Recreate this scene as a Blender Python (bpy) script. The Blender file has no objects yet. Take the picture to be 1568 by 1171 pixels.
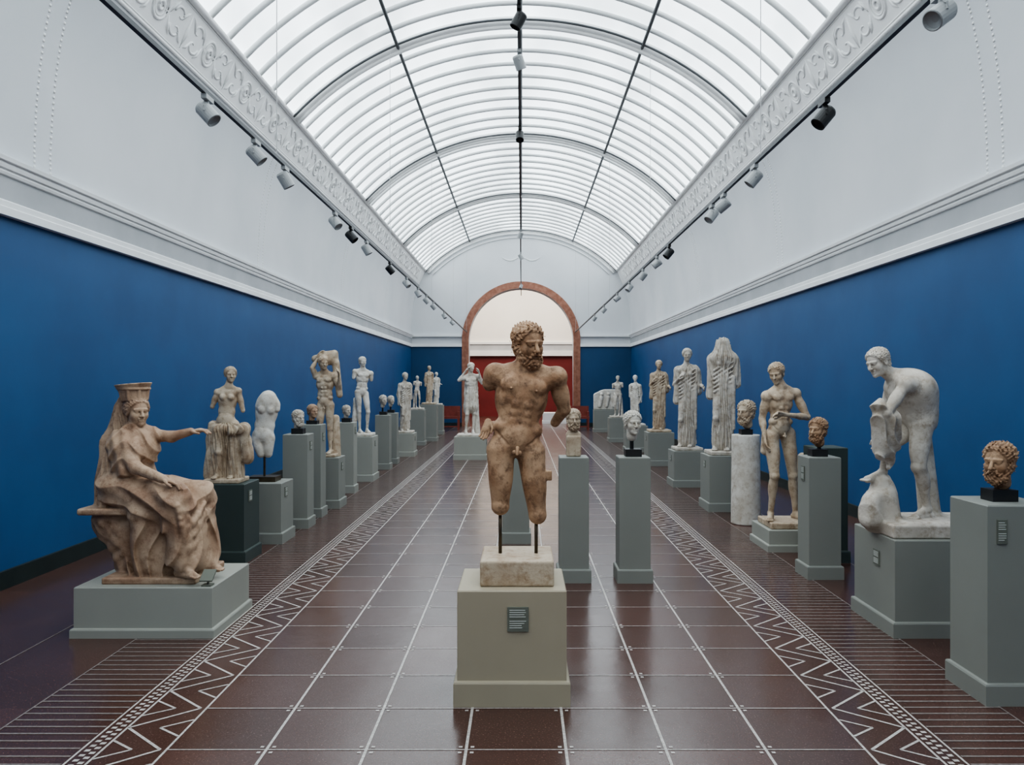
import bpy, math, random, time
import numpy as np
T0=time.time()
random.seed(4)
F=1204.0; VX=799.0; VY=585.0; CH=1.6; CX=0.025   # focal length and vanishing point in image pixels; camera height and offset in metres
ROOM=4.0; YB=28.6; YF=-4.4

# ------------------------------------------------------------------ materials
def newmat(name):
    m=bpy.data.materials.new(name); m.use_nodes=True
    nt=m.node_tree; return m,nt,nt.nodes['Principled BSDF']
def noise_mix(nt,c1,c2,scale,detail=6,lo=.35,hi=.65,coord='Object'):
    tc=nt.nodes.new('ShaderNodeTexCoord'); n=nt.nodes.new('ShaderNodeTexNoise')
    n.inputs['Scale'].default_value=scale; n.inputs['Detail'].default_value=detail
    nt.links.new(tc.outputs[coord],n.inputs['Vector'])
    r=nt.nodes.new('ShaderNodeValToRGB'); r.color_ramp.elements[0].position=lo; r.color_ramp.elements[1].position=hi
    r.color_ramp.elements[0].color=c1; r.color_ramp.elements[1].color=c2
    nt.links.new(n.outputs['Fac'],r.inputs['Fac']); return tc,n,r
def plain(name,c1,c2=None,rough=.6,scale=3,bump=0,bscale=60,metal=0,spec=.4):
    m,nt,b=newmat(name); c2=c2 or c1
    tc,n,r=noise_mix(nt,c1,c2,scale)
    nt.links.new(r.outputs['Color'],b.inputs['Base Color'])
    b.inputs['Roughness'].default_value=rough; b.inputs['Metallic'].default_value=metal
    b.inputs['Specular IOR Level'].default_value=spec
    if bump:
        n2=nt.nodes.new('ShaderNodeTexNoise'); n2.inputs['Scale'].default_value=bscale; n2.inputs['Detail'].default_value=5
        nt.links.new(tc.outputs['Object'],n2.inputs['Vector'])
        bp=nt.nodes.new('ShaderNodeBump'); bp.inputs['Strength'].default_value=bump; bp.inputs['Distance'].default_value=.01
        nt.links.new(n2.outputs['Fac'],bp.inputs['Height']); nt.links.new(bp.outputs['Normal'],b.inputs['Normal'])
    return m
def stone(name,light,mid,dark,scale=5,patina=.55):
    m,nt,b=newmat(name); L=nt.links
    tc,n,r=noise_mix(nt,mid,light,scale,8,.38,.6)
    n3=nt.nodes.new('ShaderNodeTexNoise'); n3.inputs['Scale'].default_value=scale*2.6; n3.inputs['Detail'].default_value=9; n3.inputs['Roughness'].default_value=.72
    L.new(tc.outputs['Object'],n3.inputs['Vector'])
    r3=nt.nodes.new('ShaderNodeValToRGB'); r3.color_ramp.elements[0].position=.47; r3.color_ramp.elements[1].position=.70
    L.new(n3.outputs['Fac'],r3.inputs['Fac'])
    mx=nt.nodes.new('ShaderNodeMix'); mx.data_type='RGBA'; L.new(r3.outputs['Color'],mx.inputs[0])
    L.new(r.outputs['Color'],mx.inputs[6]); mx.inputs[7].default_value=dark
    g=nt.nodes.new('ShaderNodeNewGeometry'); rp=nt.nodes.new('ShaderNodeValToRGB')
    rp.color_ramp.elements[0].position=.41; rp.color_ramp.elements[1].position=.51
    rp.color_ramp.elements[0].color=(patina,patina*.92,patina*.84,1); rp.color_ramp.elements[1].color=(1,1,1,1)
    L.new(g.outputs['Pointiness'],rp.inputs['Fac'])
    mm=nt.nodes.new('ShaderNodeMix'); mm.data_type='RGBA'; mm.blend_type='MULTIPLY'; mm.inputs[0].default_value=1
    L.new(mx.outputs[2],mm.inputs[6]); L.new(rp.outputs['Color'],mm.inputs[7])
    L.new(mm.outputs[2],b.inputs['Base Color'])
    b.inputs['Roughness'].default_value=.6; b.inputs['Specular IOR Level'].default_value=.35
    n2=nt.nodes.new('ShaderNodeTexNoise'); n2.inputs['Scale'].default_value=70; n2.inputs['Detail'].default_value=6
    L.new(tc.outputs['Object'],n2.inputs['Vector'])
    bp=nt.nodes.new('ShaderNodeBump'); bp.inputs['Strength'].default_value=.45; bp.inputs['Distance'].default_value=.006
    L.new(n2.outputs['Fac'],bp.inputs['Height']); L.new(bp.outputs['Normal'],b.inputs['Normal'])
    return m
M={}
M['blue']=plain('blue_wall_paint',(.010,.070,.192,1),(.013,.085,.222,1),.55,1.2,.05,90)
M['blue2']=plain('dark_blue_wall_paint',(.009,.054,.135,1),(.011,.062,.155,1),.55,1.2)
M['white']=plain('white_plaster',(.61,.63,.65,1),(.68,.695,.71,1),.8,.7,.05,40)
M['trim']=plain('white_trim',(.75,.76,.76,1),(.81,.82,.82,1),.6,2)
M['shade_grey_trim']=plain('shade_grey_trim',(.38,.395,.41,1),(.44,.45,.465,1),.7,2)  # cornice frieze band: its shade is put into this darker grey
M['frieze']=plain('frieze_plaster',(.82,.82,.81,1),(.88,.88,.87,1),.6,2)
M['rib']=plain('glazing_bar_paint',(.66,.68,.68,1),(.74,.75,.74,1),.6,2)
M['cream']=plain('cream_plaster',(.84,.81,.75,1),(.88,.85,.79,1),.8,1)
M['red']=plain('red_wall_paint',(.12,.011,.011,1),(.16,.016,.015,1),.6,1)
M['arch']=plain('red_marble_architrave',(.25,.10,.06,1),(.36,.165,.11,1),.35,9)
M['steel']=plain('dark_grey_steel',(.07,.075,.08,1),(.09,.095,.10,1),.5,4)
M['base']=plain('dark_baseboard',(.012,.02,.02,1),(.016,.026,.025,1),.5,4)
M['plinth']=plain('sage_grey_paint',(.225,.230,.205,1),(.245,.250,.222,1),.6,1.5)
M['plinth_l']=plain('light_sage_paint',(.295,.298,.262,1),(.325,.328,.288,1),.6,1.5)
M['plinth_w']=plain('warm_grey_paint',(.345,.300,.222,1),(.375,.328,.242,1),.6,1.5)
M['plinth_d']=plain('dark_green_paint',(.04,.055,.05,1),(.045,.062,.056,1),.55,1.5)
M['label']=plain('label_plate',(.13,.14,.115,1),(.15,.16,.13,1),.5,6)
M['text']=plain('label_text',(.6,.62,.58,1),None,.6)
M['lamp']=plain('grey_lamp_enamel',(.34,.35,.35,1),(.38,.39,.39,1),.4,4)
M['black']=plain('black_metal',(.012,.012,.013,1),(.02,.02,.02,1),.4,4)
M['brass']=plain('bronze_rod',(.06,.045,.03,1),(.09,.07,.045,1),.4,10,metal=.6)
M['wood']=plain('maroon_wood',(.18,.04,.028,1),(.23,.052,.04,1),.4,8)
M['wire']=plain('steel_wire',(.5,.5,.5,1),None,.4)
M['blocks']=stone('beige_marble_block',(.50,.42,.32,1),(.40,.31,.22,1),(.27,.175,.10,1),6,.8)
M['st_brown']=stone('weathered_brown_marble',(.48,.315,.195,1),(.30,.17,.095,1),(.12,.062,.035,1),9,.36)
M['st_tan']=stone('tan_marble',(.48,.345,.24,1),(.33,.205,.135,1),(.19,.10,.058,1),4.5,.36)
M['st_white']=stone('white_marble',(.72,.69,.63,1),(.59,.55,.48,1),(.42,.35,.27,1),5,.42)
M['st_pale']=stone('pale_grey_marble',(.62,.575,.51,1),(.48,.43,.365,1),(.31,.245,.18,1),6,.40)
M['st_warm']=stone('honey_marble',(.57,.475,.36,1),(.43,.33,.235,1),(.26,.17,.105,1),6,.40)

m,nt,b=newmat('frosted_skylight_glass'); M['glass']=m
tc=nt.nodes.new('ShaderNodeTexCoord'); mp=nt.nodes.new('ShaderNodeMapping'); mp.inputs['Scale'].default_value=(.8,.25,.8)
n=nt.nodes.new('ShaderNodeTexNoise'); n.inputs['Scale'].default_value=1.2; n.inputs['Detail'].default_value=3
r=nt.nodes.new('ShaderNodeMapRange'); r.inputs[1].default_value=.3; r.inputs[2].default_value=.7; r.inputs[3].default_value=2.0; r.inputs[4].default_value=3.3  # uneven glow paints in shadows of the structure outside the glass
nt.links.new(tc.outputs['Object'],mp.inputs[0]); nt.links.new(mp.outputs[0],n.inputs['Vector']); nt.links.new(n.outputs['Fac'],r.inputs[0])
nt.links.new(r.outputs[0],b.inputs['Emission Strength'])
b.inputs['Emission Color'].default_value=(.865,.955,1.0,1); b.inputs['Base Color'].default_value=(.6,.65,.68,1); b.inputs['Roughness'].default_value=.4

# floor: glazed maroon tiles, tone varies tile by tile
m,nt,b=newmat('maroon_floor_tiles'); M['floor']=m; L=nt.links
tc=nt.nodes.new('ShaderNodeTexCoord')
mp=nt.nodes.new('ShaderNodeMapping'); S=.435
mp.inputs['Location'].default_value=(.2175/S,-3.86/S,0.5); mp.inputs['Scale'].default_value=(1/S,1/S,0)
L.new(tc.outputs['Object'],mp.inputs[0])
fl=nt.nodes.new('ShaderNodeVectorMath'); fl.operation='FLOOR'; L.new(mp.outputs[0],fl.inputs[0])
wn=nt.nodes.new('ShaderNodeTexWhiteNoise'); wn.noise_dimensions='3D'; L.new(fl.outputs[0],wn.inputs[0])
rr=nt.nodes.new('ShaderNodeValToRGB'); rr.color_ramp.elements[0].color=(.060,.027,.021,1); rr.color_ramp.elements[1].color=(.084,.038,.030,1)
L.new(wn.outputs['Value'],rr.inputs['Fac'])
n=nt.nodes.new('ShaderNodeTexNoise'); n.inputs['Scale'].default_value=130; n.inputs['Detail'].default_value=3
L.new(tc.outputs['Object'],n.inputs['Vector'])
r2=nt.nodes.new('ShaderNodeValToRGB'); r2.color_ramp.elements[0].position=.62; r2.color_ramp.elements[1].position=.70
r2.color_ramp.elements[0].color=(0,0,0,1); r2.color_ramp.elements[1].color=(.6,.6,.6,1)
L.new(n.outputs['Fac'],r2.inputs['Fac'])
mx=nt.nodes.new('ShaderNodeMix'); mx.data_type='RGBA'; L.new(r2.outputs['Color'],mx.inputs[0]); L.new(rr.outputs['Color'],mx.inputs[6]); mx.inputs[7].default_value=(.26,.18,.15,1)
L.new(mx.outputs[2],b.inputs['Base Color'])
n4=nt.nodes.new('ShaderNodeTexNoise'); n4.inputs['Scale'].default_value=3; L.new(tc.outputs['Object'],n4.inputs['Vector'])
mr=nt.nodes.new('ShaderNodeMapRange'); mr.inputs[3].default_value=.14; mr.inputs[4].default_value=.30; L.new(n4.outputs['Fac'],mr.inputs[0]); L.new(mr.outputs[0],b.inputs['Roughness'])
b.inputs['Specular IOR Level'].default_value=.62
n5=nt.nodes.new('ShaderNodeTexNoise'); n5.inputs['Scale'].default_value=9; n5.inputs['Detail'].default_value=3; L.new(tc.outputs['Object'],n5.inputs['Vector'])
bp=nt.nodes.new('ShaderNodeBump'); bp.inputs['Strength'].default_value=.12; bp.inputs['Distance'].default_value=.01; L.new(n5.outputs['Fac'],bp.inputs['Height']); L.new(bp.outputs['Normal'],b.inputs['Normal'])
M['inlay']=plain('white_mosaic_inlay',(.32,.295,.27,1),(.58,.545,.51,1),.4,70)
M['stripe']=plain('grey_mosaic_inlay',(.14,.118,.105,1),(.23,.20,.185,1),.4,55)

# ------------------------------------------------------------------ mesh helpers
def link(o): bpy.context.scene.collection.objects.link(o); return o
class MB:
    def __init__(s): s.v=[]; s.f=[]; s.mi=[]
    def add(s,vs,fs,mi=0):
        o=len(s.v); s.v+= [tuple(map(float,p)) for p in vs]; s.f+=[tuple(i+o for i in f) for f in fs]; s.mi+=[mi]*len(fs)
    def box(s,x0,x1,y0,y1,z0,z1,mi=0):
        s.add([(x,y,z) for z in (z0,z1) for y in (y0,y1) for x in (x0,x1)],
              [(0,2,3,1),(4,5,7,6),(0,1,5,4),(2,6,7,3),(0,4,6,2),(1,3,7,5)],mi)
    def tube(s,pts,r,n=6,mi=0,caps=True,closed=False):
        pts=np.array(pts,float); N=len(pts); rs=np.broadcast_to(np.array(r,float),(N,))
        vs=[]
        for i in range(N):
            a=pts[(i-1)%N] if (closed or i>0) else pts[i]; c=pts[(i+1)%N] if (closed or i<N-1) else pts[i]
            t=c-a; t/=max(np.linalg.norm(t),1e-9)
            up=np.array([0,0,1.]) if abs(t[2])<.9 else np.array([1.,0,0])
            e=np.cross(t,up); e/=np.linalg.norm(e); g=np.cross(e,t)
            for j in range(n):
                q=2*math.pi*j/n; vs.append(pts[i]+rs[i]*(math.cos(q)*e+math.sin(q)*g))
        fs=[]
        for i in range(N if closed else N-1):
            k=(i+1)%N
            for j in range(n):
                l=(j+1)%n; fs.append((i*n+j,i*n+l,k*n+l,k*n+j))
        if caps and not closed:
            fs.append(tuple(range(n))[::-1]); fs.append(tuple((N-1)*n+j for j in range(n)))
        s.add(vs,fs,mi)
    def strip(s,prof,y0,y1,mi=0):
        n=len(prof); s.add([(x,y0,z) for x,z in prof]+[(x,y1,z) for x,z in prof],[(i,i+1,n+i+1,n+i) for i in range(n-1)],mi)
    def obj(s,name,mats,smooth=False,loc=(0,0,0),parent=None):
        me=bpy.data.meshes.new(name); me.from_pydata(s.v,[],s.f); me.update()
        for m in (mats if isinstance(mats,list) else [mats]): me.materials.append(m)
        me.polygons.foreach_set('material_index',s.mi)
        if smooth: me.polygons.foreach_set('use_smooth',[True]*len(s.f))
        o=link(bpy.data.objects.new(name,me)); o.location=loc
        if parent: o.parent=parent
        return o

# ------------------------------------------------------------------ room shell
mb=MB(); mb.add([(-ROOM,YF,0),(ROOM,YF,0),(ROOM,YB+9,0),(-ROOM,YB+9,0)],[(0,1,2,3)]); mb.obj('floor',M['floor'])
ZB=2.90
for s,nm in ((-1,'left'),(1,'right')):
    mb=MB(); mb.box(min(s*ROOM,s*(ROOM+.3)),max(s*ROOM,s*(ROOM+.3)),YF,YB,0,ZB); mb.obj('wall_'+nm,M['blue'])
    mb=MB(); mb.box(min(s*ROOM,s*(ROOM-.03)),max(s*ROOM,s*(ROOM-.03)),YF,YB,0,.14); mb.obj('baseboard_'+nm,M['base'])
    mb=MB()
    P=[(0,ZB-.01),(.055,ZB-.01),(.055,ZB+.05),(.045,ZB+.06),(.045,ZB+.10),(.025,ZB+.115)]
    mb.strip([(s*(ROOM-d),z) for d,z in P],YF,YB,0)
    P=[(.025,ZB+.115),(.022,ZB+.30)]; mb.strip([(s*(ROOM-d),z) for d,z in P],YF,YB,1)
    P=[(.022,ZB+.30),(.04,ZB+.305),(.048,ZB+.325),(.04,ZB+.345),(.06,ZB+.35),(.066,ZB+.375),(.06,ZB+.395),(.085,ZB+.40),(.09,ZB+.43),(.04,ZB+.44),(0.0,ZB+.46)]
    mb.strip([(s*(ROOM-d),z) for d,z in P],YF,YB,0)
    mb.obj('trim_cornice_'+nm,[M['trim'],M['shade_grey_trim']])
    mb=MB(); cove=[(4.0,3.30),(4.0,3.55),(3.985,3.85),(3.96,4.15),(3.92,4.45),(3.86,4.75),(3.79,4.97),(3.72,5.13),(3.48,5.67)]
    mb.strip([(s*x,z) for x,z in cove],YF,YB); mb.obj('wall_upper_'+nm,M['white'],True)
# frieze ornament
A=np.array([3.72,5.13]); B=np.array([3.48,5.67]); FL=np.linalg.norm(B-A); e=(B-A)/FL; nv=np.array([-e[1],e[0]]); 
for s,nm in ((-1,'left'),(1,'right')):
    mb=MB()
    def fp(u,v,n=0):
        q=A+e*v+nv*n; return (s*q[0],u,q[1])
    mb.add([fp(YF,0,.003),fp(YF,FL,.003),fp(YB,FL,.003),fp(YB,0,.003)],[(0,1,2,3)])
    for v,r in ((.015,.020),(.05,.008),(FL-.06,.008),(FL-.015,.026)):
        mb.tube([fp(YF,v,.003),fp(YB,v,.003)],r,8)
    u=YF+.3
    while u<YB-.6:
        c=FL/2
        for R,r in ((.14,.017),(.105,.008),(.045,.02)):
            mb.tube([fp(u+R*math.cos(a),c+R*math.sin(a),.004) for a in np.linspace(0,2*math.pi,20,endpoint=False)],r,5,closed=True)
        for d in (-1,1):
            for v0 in (-1,1):
                pts=[]
                for q in np.linspace(0,1,16):
                    a=q*5.2; R=.10*(1-q)+.018
                    pts.append(fp(u+d*(.38-R*math.cos(a)*1.1),c+v0*(.075+R*math.sin(a)*.85),.003))
                mb.tube(pts,np.linspace(.018,.008,16),5)
                mb.tube([fp(u+d*.19,c+v0*.02,.0),fp(u+d*.24,c+v0*.13,.005),fp(u+d*.30,c+v0*.19,.0)],[.009,.020,.004],5)
                mb.tube([fp(u+d*.44,c+v0*.05,.0),fp(u+d*.50,c+v0*.14,.005),fp(u+d*.56,c+v0*.18,.0)],[.009,.018,.004],5)
        mb.tube([fp(u+.6,c-.2,.0),fp(u+.6,c-.05,.008),fp(u+.6,c+.2,.0)],[.006,.026,.005],6)
        u+=1.2
    for kk in range(0,6):
        yr=YB-5.5*kk
        for off in (-.11,.11):
            for q in np.linspace(0,1,44):
                x=np.interp(q,np.linspace(0,1,len(cove)-1),[c[0] for c in cove[:-1]]); z=np.interp(q,np.linspace(0,1,len(cove)-1),[c[1] for c in cove[:-1]])
                mb.box(s*x-.005,s*x+.005,yr+off-.011,yr+off+.011,z-.011,z+.011)
    mb.obj('trim_frieze_'+nm,M['frieze'],True)

# ---- vault / skylight
RC=2.38; RR=4.79; TH=math.radians(46.6)
def arc(th,r=RR): return (r*math.sin(th),RC+r*math.cos(th))
def arctube(mb,y,r,R,mi=0,n=40,k=8): mb.tube([(x,y,z) for x,z in [arc(t,R) for t in np.linspace(-TH,TH,n)]],r,k,mi)
mb=MB()
for i in range(40):
    t0=-TH+2*TH*i/40; t1=-TH+2*TH*(i+1)/40
    a=arc(t0,RR+.03); c=arc(t1,RR+.03); mb.add([(a[0],YF,a[1]),(c[0],YF,c[1]),(c[0],YB,c[1]),(a[0],YB,a[1])],[(0,1,2,3)])
win=mb.obj('window_1',M['glass'],True)
mb=MB()
y=YF; k=0
while y<YB-.05:
    if k%10: arctube(mb,y,.042,RR+.01,0)
    y+=.55; k+=1
for kk in range(0,7):
    yr=YB-5.5*kk
    arctube(mb,yr,.10,RR-.0,2); arctube(mb,yr,.035,RR-.10,2); arctube(mb,yr-.17,.018,RR-.06,1,k=6)
for t in (-TH/2,0,TH/2):
    x,z=arc(t,RR-.06); w=.028 if t else .034
    mb.tube([(x,YF,z),(x,YB,z)],w,6,1)
for t in (-TH,TH):
    x,z=arc(t,RR-.02); mb.tube([(x,YF,z),(x,YB,z)],.04,6,2)
gb=mb.obj('glazing_bars',[M['rib'],M['steel'],M['frieze']],True); gb.parent=win

# ---- back wall (plaster with arched opening)
def wallcurve(name,outer,holes,y,thick,mat):
    cu=bpy.data.curves.new(name,'CURVE'); cu.dimensions='2D'; cu.fill_mode='BOTH'; cu.extrude=thick/2
    for poly in [outer]+holes:
        sp=cu.splines.new('POLY'); sp.points.add(len(poly)-1); sp.use_cyclic_u=True
        for i,(x,z) in enumerate(poly): sp.points[i].co=(x,z,0,1)
    o=bpy.data.objects.new(name+'_c',cu); link(o); o.rotation_euler=(math.pi/2,0,0); o.location=(0,y+thick/2,0)
    dg=bpy.context.evaluated_depsgraph_get(); me=bpy.data.meshes.new_from_object(o.evaluated_get(dg)); me.transform(o.matrix_basis)
    bpy.data.objects.remove(o); me.materials.clear(); me.materials.append(mat)
    return link(bpy.data.objects.new(name,me))
RI=1.90; RO=2.15; ZS=3.12
vault=[arc(t,RR+.02) for t in np.linspace(TH,-TH,40)]
arch_in=[(RI*math.cos(a),ZS+RI*math.sin(a)) for a in np.linspace(math.pi,0,33)]
outer=[(-4.02,0),(-RI,0)]+arch_in+[(RI,0),(4.02,0),(4.02,3.3)]+[(x+.02,z) for x,z in cove]+vault+[(-x-.02,z) for x,z in cove[::-1]]
wallcurve('wall_back',outer,[],YB,.5,M['white'])
for s,nm in ((-1,'left'),(1,'right')):
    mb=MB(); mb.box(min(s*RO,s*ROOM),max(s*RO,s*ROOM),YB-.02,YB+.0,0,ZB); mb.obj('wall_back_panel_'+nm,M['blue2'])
    mb=MB(); mb.box(min(s*RO,s*(ROOM)),max(s*RO,s*ROOM),YB-.08,YB,ZB,ZB+.11); mb.box(min(s*RO,s*(ROOM)),max(s*RO,s*ROOM),YB-.12,YB,ZB+.36,ZB+.42); mb.obj('trim_back_'+nm,M['trim'])
    mb=MB(); mb.box(min(s*RO,s*(ROOM)),max(s*RO,s*ROOM),YB-.045,YB-.02,0,.14); mb.obj('baseboard_back_'+nm,M['base'])
mb=MB()
ring=[(RO,0)]+[(RO*math.cos(a),ZS+RO*math.sin(a)) for a in np.linspace(0,math.pi,41)]+[(-RO,0)]
ring2=[(RI,0)]+[(RI*math.cos(a),ZS+RI*math.sin(a)) for a in np.linspace(0,math.pi,41)]+[(-RI,0)]
rm=[((a[0]*.35+c[0]*.65),(a[1]*.35+c[1]*.65)) for a,c in zip(ring,ring2)]
for (p,q,y0,y1) in ((ring,rm,YB-.07,YB-.07),(rm,ring2,YB-.10,YB-.10)):
    n=len(p); mb.add([(x,y0,z) for x,z in p]+[(x,y1,z) for x,z in q],[(i,i+1,n+i+1,n+i) for i in range(n-1)])
    mb.add([(x,y0,z) for x,z in p]+[(x,YB,z) for x,z in p],[(i,i+1,n+i+1,n+i) for i in range(n-1)])
    mb.add([(x,y1,z) for x,z in q]+[(x,YB,z) for x,z in q],[(i,i+1,n+i+1,n+i) for i in range(n-1)])
mb.obj('trim_door_architrave',M['arch'])
mb=MB(); mb.tube([(x,YB-.03,z) for x,z in [arc(t,RR-.16) for t in np.linspace(-TH,TH,40)]],.04,6)
mb.tube([(x,YB-.03,z) for x,z in [arc(t,RR-.30) for t in np.linspace(-TH*.98,TH*.98,40)]],.018,6)
for sx in (-1,1):   # plaster garland over the arch
    mb.tube([(sx*(.1+.6*q),YB-.01,6.15-.12*math.sin(math.pi*q)) for q in np.linspace(0,1,12)],[.008+.014*math.sin(math.pi*q) for q in np.linspace(0,1,12)],6)
mb.obj('trim_end_arch',M['trim'],True)
YR=YB+8.5
mb=MB(); mb.box(-7,7,YR,YR+.2,0,2.85); mb.obj('wall_far_red',M['red'])
mb=MB(); mb.box(-7,7,YR,YR+.2,2.85,8); mb.obj('wall_far_upper',M['cream'])
mb=MB(); mb.box(-7,7,YR-.14,YR,2.85,3.10); mb.box(-7,7,YR-.10,YR,3.40,3.5); mb.obj('trim_far_cornice',M['trim'])
mb=MB(); mb.box(-7,7,YR-.06,YR,3.10,3.40); mb.obj('trim_far_frieze',M['shade_grey_trim'])
mb=MB(); mb.box(-7.2,-7,YB+.3,YR+.2,0,8); mb.obj('wall_far_left',M['red']); mb=MB(); mb.box(7,7.2,YB+.3,YR+.2,0,8); mb.obj('wall_far_right',M['red'])
mb=MB(); mb.box(-7.2,7.2,YB+.5,YR+.2,8,8.1); mb.obj('ceiling_far',M['cream'])
mb=MB(); mb.add([(-7,YB+.5,-.004),(7,YB+.5,-.004),(7,YR,-.004),(-7,YR,-.004)],[(0,1,2,3)]); mb.obj('floor_far',M['floor'])
mb=MB(); mb.box(-4.3,4.3,YF-.2,YF,0,7.5); mb.obj('wall_front',M['white'])

# ---- floor inlay
mb=MB(); S=.435; ZI=.0015
def rect(x0,x1,y0,y1,mi=0,z=ZI): mb.add([(x0,y0,z),(x1,y0,z),(x1,y1,z),(x0,y1,z)],[(0,1,2,3)],mi)
def stroke(a,c,w,mi=0):
    a=np.array(a);c=np.array(c);d=c-a;d/=np.linalg.norm(d);n=np.array([-d[1],d[0]])*w/2
    q=[(*(a-n),ZI),(*(c-n),ZI),(*(c+n),ZI),(*(a+n),ZI)]; mb.add(q,[(0,1,2,3)],mi)
y0,y1=YF,YB-.1
rows=[3.86+S*i for i in range(-18,57) if YF<3.86+S*i<YB-.1]
for x in (-1.0875,-.6525,-.2175,.2175,.6525,1.0875): rect(x-.0065,x+.0065,y0,y1)
for yy in rows:
    rect(-1.5225,1.5225,yy-.0033,yy+.0033,z=ZI+.0004)
    for x in (-1.0875,-.6525,-.2175,.2175,.6525,1.0875):
        for dx in (-.026,.026):
            for dy in (-.026,.026): rect(x+dx-.008,x+dx+.008,yy+dy-.008,yy+dy+.008)
for s in (-1,1):
    X=lambda a:s*a
    def R2(a,c,*r,**k): rect(min(s*a,s*c),max(s*a,s*c),*r,**k)
    R2(1.517,1.528,y0,y1); R2(1.796,1.807,y0,y1); R2(1.889,1.899,y0,y1)
    R2(2.375,2.385,y0,y1,mi=1); R2(2.93,2.94,y0,y1,mi=1)
    yy=YF
    while yy<y1:
        R2(1.818,1.842,yy,yy+.02); R2(1.85,1.874,yy+.022,yy+.042); yy+=.045
    yy=3.86-S*18.5
    while yy<y1-S:
        if yy>YF:
            stroke((X(1.797),yy),(X(1.55),yy+S*.5),.0135); stroke((X(1.55),yy+S*.5),(X(1.797),yy+S),.0135)
            stroke((X(1.797),yy+S*.30),(X(1.675),yy+S*.5),.012); stroke((X(1.675),yy+S*.5),(X(1.797),yy+S*.70),.012)
            stroke((X(1.529),yy+S*.20),(X(1.65),yy),.012); stroke((X(1.65),yy),(X(1.529),yy-S*.20),.012)
        yy+=S
    yy=YF
    while yy<y1: R2(1.905,2.375,yy,yy+.014,mi=1); yy+=.0725
mb.obj('floor_inlay',[M['inlay'],M['stripe']])

# ------------------------------------------------------------------ plinths
def plinth(x0,x1,y0,y1,h,mat,label=None,skirt=.11,name='display_plinth'):
    mb=MB(); cx,cy=(x0+x1)/2,(y0+y1)/2; hx,hy=(x1-x0)/2,(y1-y0)/2; o=.018
    rings=[(o,0),(o,skirt-.012),(o-.004,skirt-.004),(0,skirt),(0,h-.006),(-.005,h)]
    vs=[];fs=[]
    for d,z in rings: vs+=[(-hx-d,-hy-d,z),(hx+d,-hy-d,z),(hx+d,hy+d,z),(-hx-d,hy+d,z)]
    for i in range(len(rings)-1):
        for j in range(4): k=(j+1)%4; fs.append((i*4+j,i*4+k,i*4+4+k,i*4+4+j))
    n=(len(rings)-1)*4; fs.append((n,n+1,n+2,n+3)); fs.append((3,2,1,0)); mb.add(vs,fs)
    o=mb.obj(name,mat,loc=(cx,cy,0))
    if label:
        side,u,z,w,hh=label; lb=MB()
        if side=='f':
            lb.box(u-w/2,u+w/2,-hy-.008,-hy,z-hh/2,z+hh/2,0)
            for i in range(9): 
                if i!=4: lb.box(u-w*.40,u+w*(.40-.25*random.random()),-hy-.0095,-hy-.008,z+hh*(.38-i*.09)-.0015,z+hh*(.38-i*.09)+.0015,1)
        else:
            sg=-1 if side=='l' else 1; xs=sorted([sg*hx,sg*(hx+.008)]); xt=sorted([sg*(hx+.008),sg*(hx+.0095)])
            lb.box(xs[0],xs[1],u-w/2,u+w/2,z-hh/2,z+hh/2,0)
            for i in range(9): 
                if i!=4: lb.box(xt[0],xt[1],u-w*.40,u+w*.38,z+hh*(.38-i*.09)-.0015,z+hh*(.38-i*.09)+.0015,1)
        l=lb.obj('label',[M['label'],M['text']]); l.parent=o
    return o
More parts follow.
